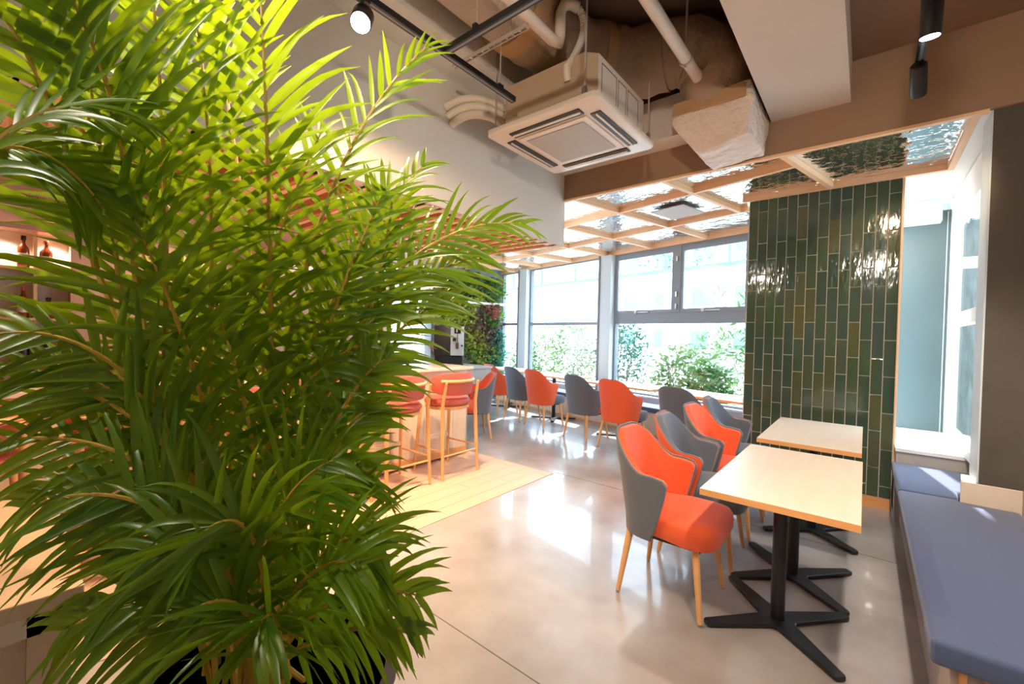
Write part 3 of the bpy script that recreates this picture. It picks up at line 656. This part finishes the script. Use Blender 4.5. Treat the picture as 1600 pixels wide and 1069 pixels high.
# brackets, braided cable bundle, threaded rods
cb=thing('refrigerant_pipes','bundle of pale wrapped pipes from the white wall to the air conditioner','pipe')
for k in range(3):
    z=3.02-.05*k; MB().sweep(bez((-2.33,2.02+.03*k,z-.08),(-2.12,2.10,z+.03),(-1.99,2.34,z-.10),12),.028,10).build('wrapped_pipe','pipe',cb)
pk=thing('slotted_bracket','thin slotted metal bracket bar crossing under the stippled duct','bracket',(-2.09,1.86,3.05))
for y in (0,.022): B(0,.60,y,y+.006,0,.02).build('side_rail','rod',pk)
for k in range(13): B(.01+.048*k,.022+.048*k,.006,.022,.004,.016).build('rung','rod',pk)
MB().sweep([(.48,.011,.02),(.48,.011,.55)],.004,8).build('hanger_rod','rod',pk)
# track lighting
def track(label,a,b,rods=()):
    t=thing('lighting_track',label,'light track',(0,0,0),0,'black lighting tracks')
    a,b=Vector(a),Vector(b); dx=abs(b.x-a.x)>abs(b.y-a.y)
    if dx: B(a.x,b.x,a.y-.017,a.y+.017,a.z,a.z+.03).build('rail','black_steel',t); B(a.x+.01,b.x-.01,a.y-.006,a.y+.006,a.z-.0015,a.z).build('groove','frame_grey',t)
    else: B(a.x-.017,a.x+.017,a.y,b.y,a.z,a.z+.03).build('rail','black_steel',t); B(a.x-.006,a.x+.006,a.y+.01,b.y-.01,a.z-.0015,a.z).build('groove','frame_grey',t)
    for r in rods: MB().sweep([(r[0],r[1],a.z+.03),(r[0],r[1],r[2] if len(r)>2 else 3.6)],.004,8).build('hanger_rod','rod',t); B(r[0]-.012,r[0]+.012,r[1]-.02,r[1]+.02,a.z+.028,a.z+.05).build('clip','black_steel',t)
track('black lighting track running back towards the air conditioner',(-1.735,-1.6,2.80),(-1.735,2.06,2.80),((-1.735,1.93),(-1.735,.3)))
track('black cross track joining the long track above the palm',(-1.72,1.49,2.80),(-.66,1.49,2.80),((-1.50,1.49),(-.95,1.49)))
track('black lighting track under the right-hand ceiling',(.17,-1.2,2.80),(.17,3.08,2.80),((.17,1.2,3.19),(.17,2.9,3.19)))
def head(label,loc,aim,e,col,lens='lens',r=.034,L=.16,size=70,lr=.04,light=True,group='track spotlights'):
    t=thing('track_spotlight',label,'spotlight',loc,0,group)
    loc=Vector(loc); d=(Vector(aim)-loc).normalized(); 
    B(-.015,.015,-.03,.03,-.012,.0).build('adapter','black_steel',t)
    MB().sweep([(0,0,-.01),(0,0,-.075)],.008,8).build('stem','black_steel',t)
    c=Vector((0,0,-.085)); s=c-d*L*.5; e1=c+d*L*.5
    MB().sweep([s,s+d*.006,e1-d*.004,e1],[r*.85,r,r,r*.97],20).build('lamp_barrel','black_steel',t)
    MB().sweep([e1-d*.001,e1+d*.0015],[r*.88,r*.88],20).build('lens',lens,t)
    if light: spot(loc+e1+d*.02,aim,e,col,size,lr)
ROD=None
head('glowing bare spotlight on the long track above the palm',(-1.735,1.02,2.80),(-1.0,.35,1.5),80,WARM,'bulb',r=.045,L=.10,size=120,lr=.045)
head('black spotlight on the right track with lit underside',(.17,2.46,2.80),(.12,2.95,0),60,WARM2,r=.036,L=.17,size=90)
head('black spotlight at the end of the right track, aimed at the green tiles',(.17,3.03,2.80),(.30,4.64,1.75),26,WARM,r=.034,L=.17,size=60)
for x,y,ax,ay,az,e,wh in ((-1.735,.2,-1.2,.6,1.6,24,'on the left track just behind the glowing lamp'),(-1.735,-.9,-.6,1.2,.9,42,'at the rear end of the left track behind the camera'),(-1.735,.62,-2.6,2.9,.4,60,'on the left track turned towards the bar stools'),(.17,.7,-.4,2.4,.5,62,'on the right track turned down to the nearest cafe table'),(.17,-.6,-1.0,3.0,2.2,70,'at the rear of the right track turned up to the air conditioner')):  # heads out of view, added to light palm, stools, table and air conditioner
    head('black spotlight '+wh,(x,y,2.80),(ax,ay,az),e,WARM if x<-1 and y>0 else WARM2,size=85)
# bar downlights (small recessed lamps in the slatted bar ceiling)
for x,y,wh in ((-2.75,.4,'nearest the palm'),(-2.75,1.5,'in the middle of its row'),(-2.75,2.6,'closest to the far end')):
    t=thing('recessed_downlight','small recessed downlight in the slatted bar ceiling, '+wh,'downlight',(x,y,2.222),0,'bar ceiling downlights')
    MB().lathe([(.04,0),(.042,.012)],20).build('lamp_face','lens',t)
    spot((x,y,2.21),(x-.25,y+.05,0),55 if y<1 else 110,WARM,110,.04,.8)
for y in (.35,.05): spot((-6.0,y,2.17),(-6.0,y,1),6,WARM2,120,.03)
spot((-5.4,1.6,2.2),(-5.8,1.2,1.2),30,WARM,140,.1)
# ============================================================= PALM
palm=thing('potted_areca_palm','huge areca palm with arching green fronds in a black pot at left','potted plant',(-1.16,.46,0))
O=Vector((-1.16,.46,0))
MB().lathe([(.22,0),(.235,.01),(.30,.40),(.315,.43),(.315,.45),(.285,.45),(.275,.40)],40).build('pot','pot_black',palm)
MB().lathe([(.0,.37),(.276,.37),(.2,.395)],32).build('soil','soil',palm)
for a,b_ in CANES:
    a=Vector(a)-O; b2=Vector(b_)-O; r=a.xy.length
    if r>.2: a=Vector((a.x*.2/r,a.y*.2/r,a.z))
    a.z=.37; m=a.lerp(b2,.5)+Vector((random.uniform(-.02,.02),random.uniform(-.02,.02),0))
    MB().sweep(bez(a,m,b2,8),[.012,.0115,.011,.0105,.010,.0095,.009,.0085,.008],8).build('cane','cane',palm)
CAMDIR=Vector((.637,-.771,.0))
def leaflet(mb,p,d,nrm,L,wd,droop):
    side=d.cross(nrm).normalized(); segs=6; o=len(mb.v)
    dd=d.copy(); q=p.copy()
    for i in range(segs+1):
        t=i/segs; w_=wd*(math.sin(math.pi*min(1,(t*.93+.07))**.62)**.8 if t<1 else 0)*.5+.0006
        n2=side.cross(dd).normalized(); 
        mb.v+= [tuple(q-side*w_+n2*w_*.30),tuple(q),tuple(q+side*w_+n2*w_*.30)]
        dd=(dd+Vector((0,0,-1))*droop*(.35+t)/segs*2).normalized(); q=q+dd*(L/segs)
    for i in range(segs):
        a=o+i*3; mb.f+= [(a,a+1,a+4,a+3),(a+1,a+2,a+5,a+4)]
small=MB(); total=0
for fi,(p0,p1,p2_,L,n) in enumerate(FRONDS):
    rr=random.Random(fi*7+1)
    a=Vector(p0)-O; b1=Vector(p1)-O; c2=Vector(p2_)-O
    pts=bez(a,b1,c2,18)
    fr=MB().sweep(pts,[.0075*(1-.8*i/18)+.001 for i in range(19)],6).build('frond','cane',palm)
    single = fi<8
    # the stalk below the frond, down to the pot
    if fi not in (21,22): 
        base=Vector((rr.uniform(-.13,.13),rr.uniform(-.13,.13),.37)); small_st=MB().sweep(bez(base,base.lerp(a,.55)+(a-b1)*.12,a,7),[.007]*8,6).build('stalk','cane',fr)
    wd=.024 if L>.33 else .0175
    n=int(n*.85)
    for k in range(n):
        t=.12+.88*k/(n-1); i=min(17,int(t*18)); T=(pts[i+1]-pts[i]).normalized(); pos=pts[i].lerp(pts[i+1],t*18-i)
        nr=(Vector((0,0,1))*.55+CAMDIR*.75+Vector((rr.uniform(-.25,.25),rr.uniform(-.25,.25),0))); nr=(nr-T*nr.dot(T)).normalized(); S=T.cross(nr)
        lp=math.sin(math.pi*(.18+.74*t))**.7
        for sg in (-1,1):
            if rr.random()<.04: continue
            fw=.55+.9*t**1.5
            d=(S*sg*rr.uniform(.8,1.05)+T*fw+nr*rr.uniform(-.05,.30)).normalized()
            ll=L*lp*rr.uniform(.85,1.1); dr=rr.uniform(.25,.75)*(1.15 if fi in range(9,20) else .8)
            if single and total<300:
                mb=MB(); leaflet(mb,pos,d,nr,ll,wd*rr.uniform(.8,1.15),dr); mb.smooth=True; mb.build('leaflet','leaf',fr,smooth=True); total+=1
            else: leaflet(small,pos,d,nr,ll,wd*rr.uniform(.75,1.15),dr)
small.smooth=True; small.build('leaflets','leaf',palm,kind='stuff')
# ============================================================= LIVING WALL + OUTSIDE
def foliage(mb,cx,cy,cz,rx,ry,rz,n,size,rr,leafw=.4):
    for _ in range(n):
        while True:
            p=Vector((rr.uniform(-1,1),rr.uniform(-1,1),rr.uniform(-1,1)))
            if p.length<1 and p.length>.35: break
        c=Vector((cx+p.x*rx,cy+p.y*ry,cz+p.z*rz)); d=Vector((rr.gauss(0,1),rr.gauss(0,1),rr.gauss(0,.7)+.2)).normalized(); s=d.cross(Vector((rr.gauss(0,1),rr.gauss(0,1),rr.gauss(0,1)))).normalized()
        L=size*rr.uniform(.6,1.3); w_=L*leafw*.5; o=len(mb.v); mb.v+=[tuple(c),tuple(c+d*L*.5+s*w_),tuple(c+d*L),tuple(c+d*L*.5-s*w_)]; mb.f.append((o,o+1,o+2,o+3))
rr=random.Random(3)
lg=thing('living_wall','vertical garden of mixed foliage on dark mesh behind the coffee machine','plant wall',uv(-7.72,4.69,0),A)
B(-.01,.03,-.81,.81,.40,2.58).build('mesh_backing','wall_brown',lg)
g=MB()
for k in range(41): g.box(.03,.036,-.81+.04*k,-.806+.04*k,.4,2.55)
for k in range(34): g.box(.036,.040,-.81,.81,.42+.063*k,.424+.063*k)
g.build('wire_grid','piping_grey',lg,kind='stuff')
sh=MB(); 
sh.box(.04,.16,-.81,.80,1.98,2.03); sh.build('white_ledge','white_paint',lg,bevel=.01)
for m_,spots in (('wall_green',((-.5,2.3,.30),(.0,2.35,.3),(.55,2.3,.3),(.5,1.75,.3),(-.1,.8,.5))),('wall_lime',((-.55,1.85,.3),(-.2,1.75,.33),(-.6,1.5,.3),(.1,1.2,.3),(.0,2.15,.25),(.4,.9,.35))),
    ('wall_brown',((.2,1.45,.35),(.45,1.2,.3))),('wall_teal',((.62,.9,.34),(.6,1.25,.25),(.55,.6,.3))),('wall_rose',((.5,1.85,.18),(-.75,1.1,.15)))):
    f=MB()
    for y,z,r in spots: foliage(f,.10,y,z,.09,r,r,420,.085,rr,.5)
    f.build('foliage',m_,lg,kind='stuff')
gr=struct(UB(-40,30,5.8,60,-.5,-.38).build('ground_outside','pavement'))
struct(UB(-40,-7.95,-20,5.8,-.5,-.38).build('ground_outside_left','pavement')); struct(B(2.4,30,3,40,-.5,-.381).build('ground_outside_right','pavement'))
def shrub(label,u,s,h,wd,m,n=900,sz=.13,lw=.35,stems=5):
    h*=1.28; wd*=.9; n=int(n*1.3)
    x,y,_=uv(u,s); t=thing('garden_shrub',label,'shrub',(x,y,-.38),0,'shrubs outside the windows')
    f=MB(); foliage(f,0,0,h*.58,wd,wd*.7,h*.46,n,sz,rr,lw); f.build('foliage',m,t,kind='stuff')
    st=MB()
    for k in range(stems): st.sweep([(0,0,0),(rr.uniform(-.4,.4)*wd,rr.uniform(-.3,.3)*wd,h*.45),(rr.uniform(-.7,.7)*wd,rr.uniform(-.5,.5)*wd,h*.85)],[.02,.013,.006],6)
    st.build('stems','bark_pale',t,kind='stuff')
shrub('pale green bushy shrub outside the middle window, left part',-7.6,7.6,1.55,.75,'shrub_pale')
shrub('bluish green shrub outside the middle window beside the pillar',-6.2,7.8,1.75,.7,'shrub_blue')
shrub('soft green shrub low outside at the left edge of the middle window',-8.9,7.2,1.2,.6,'shrub_leaf',700)
shrub('yellow-green leafy shrub outside the right window, low centre',-4.3,7.0,1.25,.6,'shrub_pale',800)
shrub('bright green shrub just beyond the grey chair by the right window',-3.7,6.9,1.05,.42,'shrub_leaf',700,.16,.3)
shrub('tall sparse shrub with long leaves outside the right window near the tiles',-3.1,7.9,2.3,.75,'shrub_leaf',420,.20,.25)
shrub('dense low shrub outside the right window beside the tiled wall',-2.4,7.4,1.15,.6,'shrub_blue',800)
shrub('pale shrub outside the narrow left window',-9.6,8.4,1.5,.9,'shrub_pale',700)
shrub('far hedge clump seen through the right window pane',-5.2,10.5,1.5,1.3,'shrub_leaf',900)
def tree(label,u,s,h,r,sp,m='shrub_leaf',nl=900):
    x,y,_=uv(u,s); t=thing('street_tree',label,'tree',(x,y,-.38),0,'street trees outside')
    tr=MB(); tr.sweep([(0,0,0),(.05,0,h*.3),(-.04,.03,h*.55)],[r,r*.8,r*.6],12); tr.build('trunk','bark_pale',t)
    f=MB()
    for k in range(9):
        a=k*2.4; e=(math.cos(a)*sp,math.sin(a)*sp*.8,h*(.75+.06*(k%4))); br=MB(); br.sweep([(-.04,.03,h*(.42+.02*k)),(e[0]*.5,e[1]*.5,h*(.55+.03*k)),e],[r*.35,r*.22,r*.06],7); br.build('branch','bark_pale',t)
        foliage(f,e[0],e[1],e[2],sp*.5,sp*.5,h*.12,nl//9,.16,rr,.4)
    f.build('foliage',m,t,kind='stuff')
tree('spreading street tree seen through the middle window',-7.0,13.5,6.2,.16,2.0,'shrub_blue')
tree('pale street tree trunk seen through the right window beside the mullion',-4.9,18.0,6.5,.17,1.7,'shrub_leaf',700)
x,y=.98,7.9
t=thing('bark_tree','dark rough-barked tree trunk close outside the narrow bay window','tree',(x,y,-.38)); 
MB().sweep([(0,0,0),(.02,0,1.2),(-.01,0,2.4),(.03,0,3.2)],[.20,.17,.16,.17],18).build('trunk','bark',t); MB().sweep([(.0,0,2.9),(.3,.2,4.2)],[.12,.06],10).build('branch','bark',t); MB().sweep([(.0,0,2.9),(-.5,.3,4.6)],[.12,.05],10).build('branch','bark',t)
t=thing('outdoor_post','orange-brown wooden post standing outside the bay window','post',(.71,6.9,-.38)); B(-.05,.05,-.05,.05,0,2.6).build('post','oak_edge',t); B(-.3,.8,-.04,.04,2.6,2.72).build('crossbar','white_paint',t)
# canopy frame and buildings
cf=thing('glass_canopy','pale teal framed glass canopy across the street windows','canopy',uv(-6,9,0)); cf.rotation_euler=(0,0,A)
B(-9,6,0,.08,2.92,3.0).build('beam','metal_teal',cf); B(-9,6,0,.08,3.5,3.58).build('beam','metal_teal',cf)
for k in range(11): B(-9+1.5*k,-8.95+1.5*k,0,.06,3.0,3.5).build('mullion','metal_teal',cf)
for k in range(6): B(-9+3*k,-8.9+3*k,0,.1,-.38,2.92).build('post','white_paint',cf)
def building(label,u,s,wd,h,nx,nz):
    x,y,_=uv(u,s); t=thing('pale_building',label,'building',(x,y,-.38),A,'buildings across the street')
    B(0,wd,0,5,0,h).build('walls','facade',t); B(-.1,wd+.1,-.15,5,h,h+.3).build('cornice','facade',t)
    for i in range(nx):
        for j in range(nz):
            a=.8+i*(wd-.8)/nx; b0=1+j*(h-1)/nz; f=B(a,a+1.5,-.06,0,b0,b0+1.5).build('window','white_paint',t); B(a+.1,a+1.4,-.08,-.06,b0+.1,b0+1.4).build('pane','facade_glass',f)
building('pale low building across the street, right part',-9,27,11,8,3,2)
building('pale building across the street, left part',-24,29,13,10,4,3)
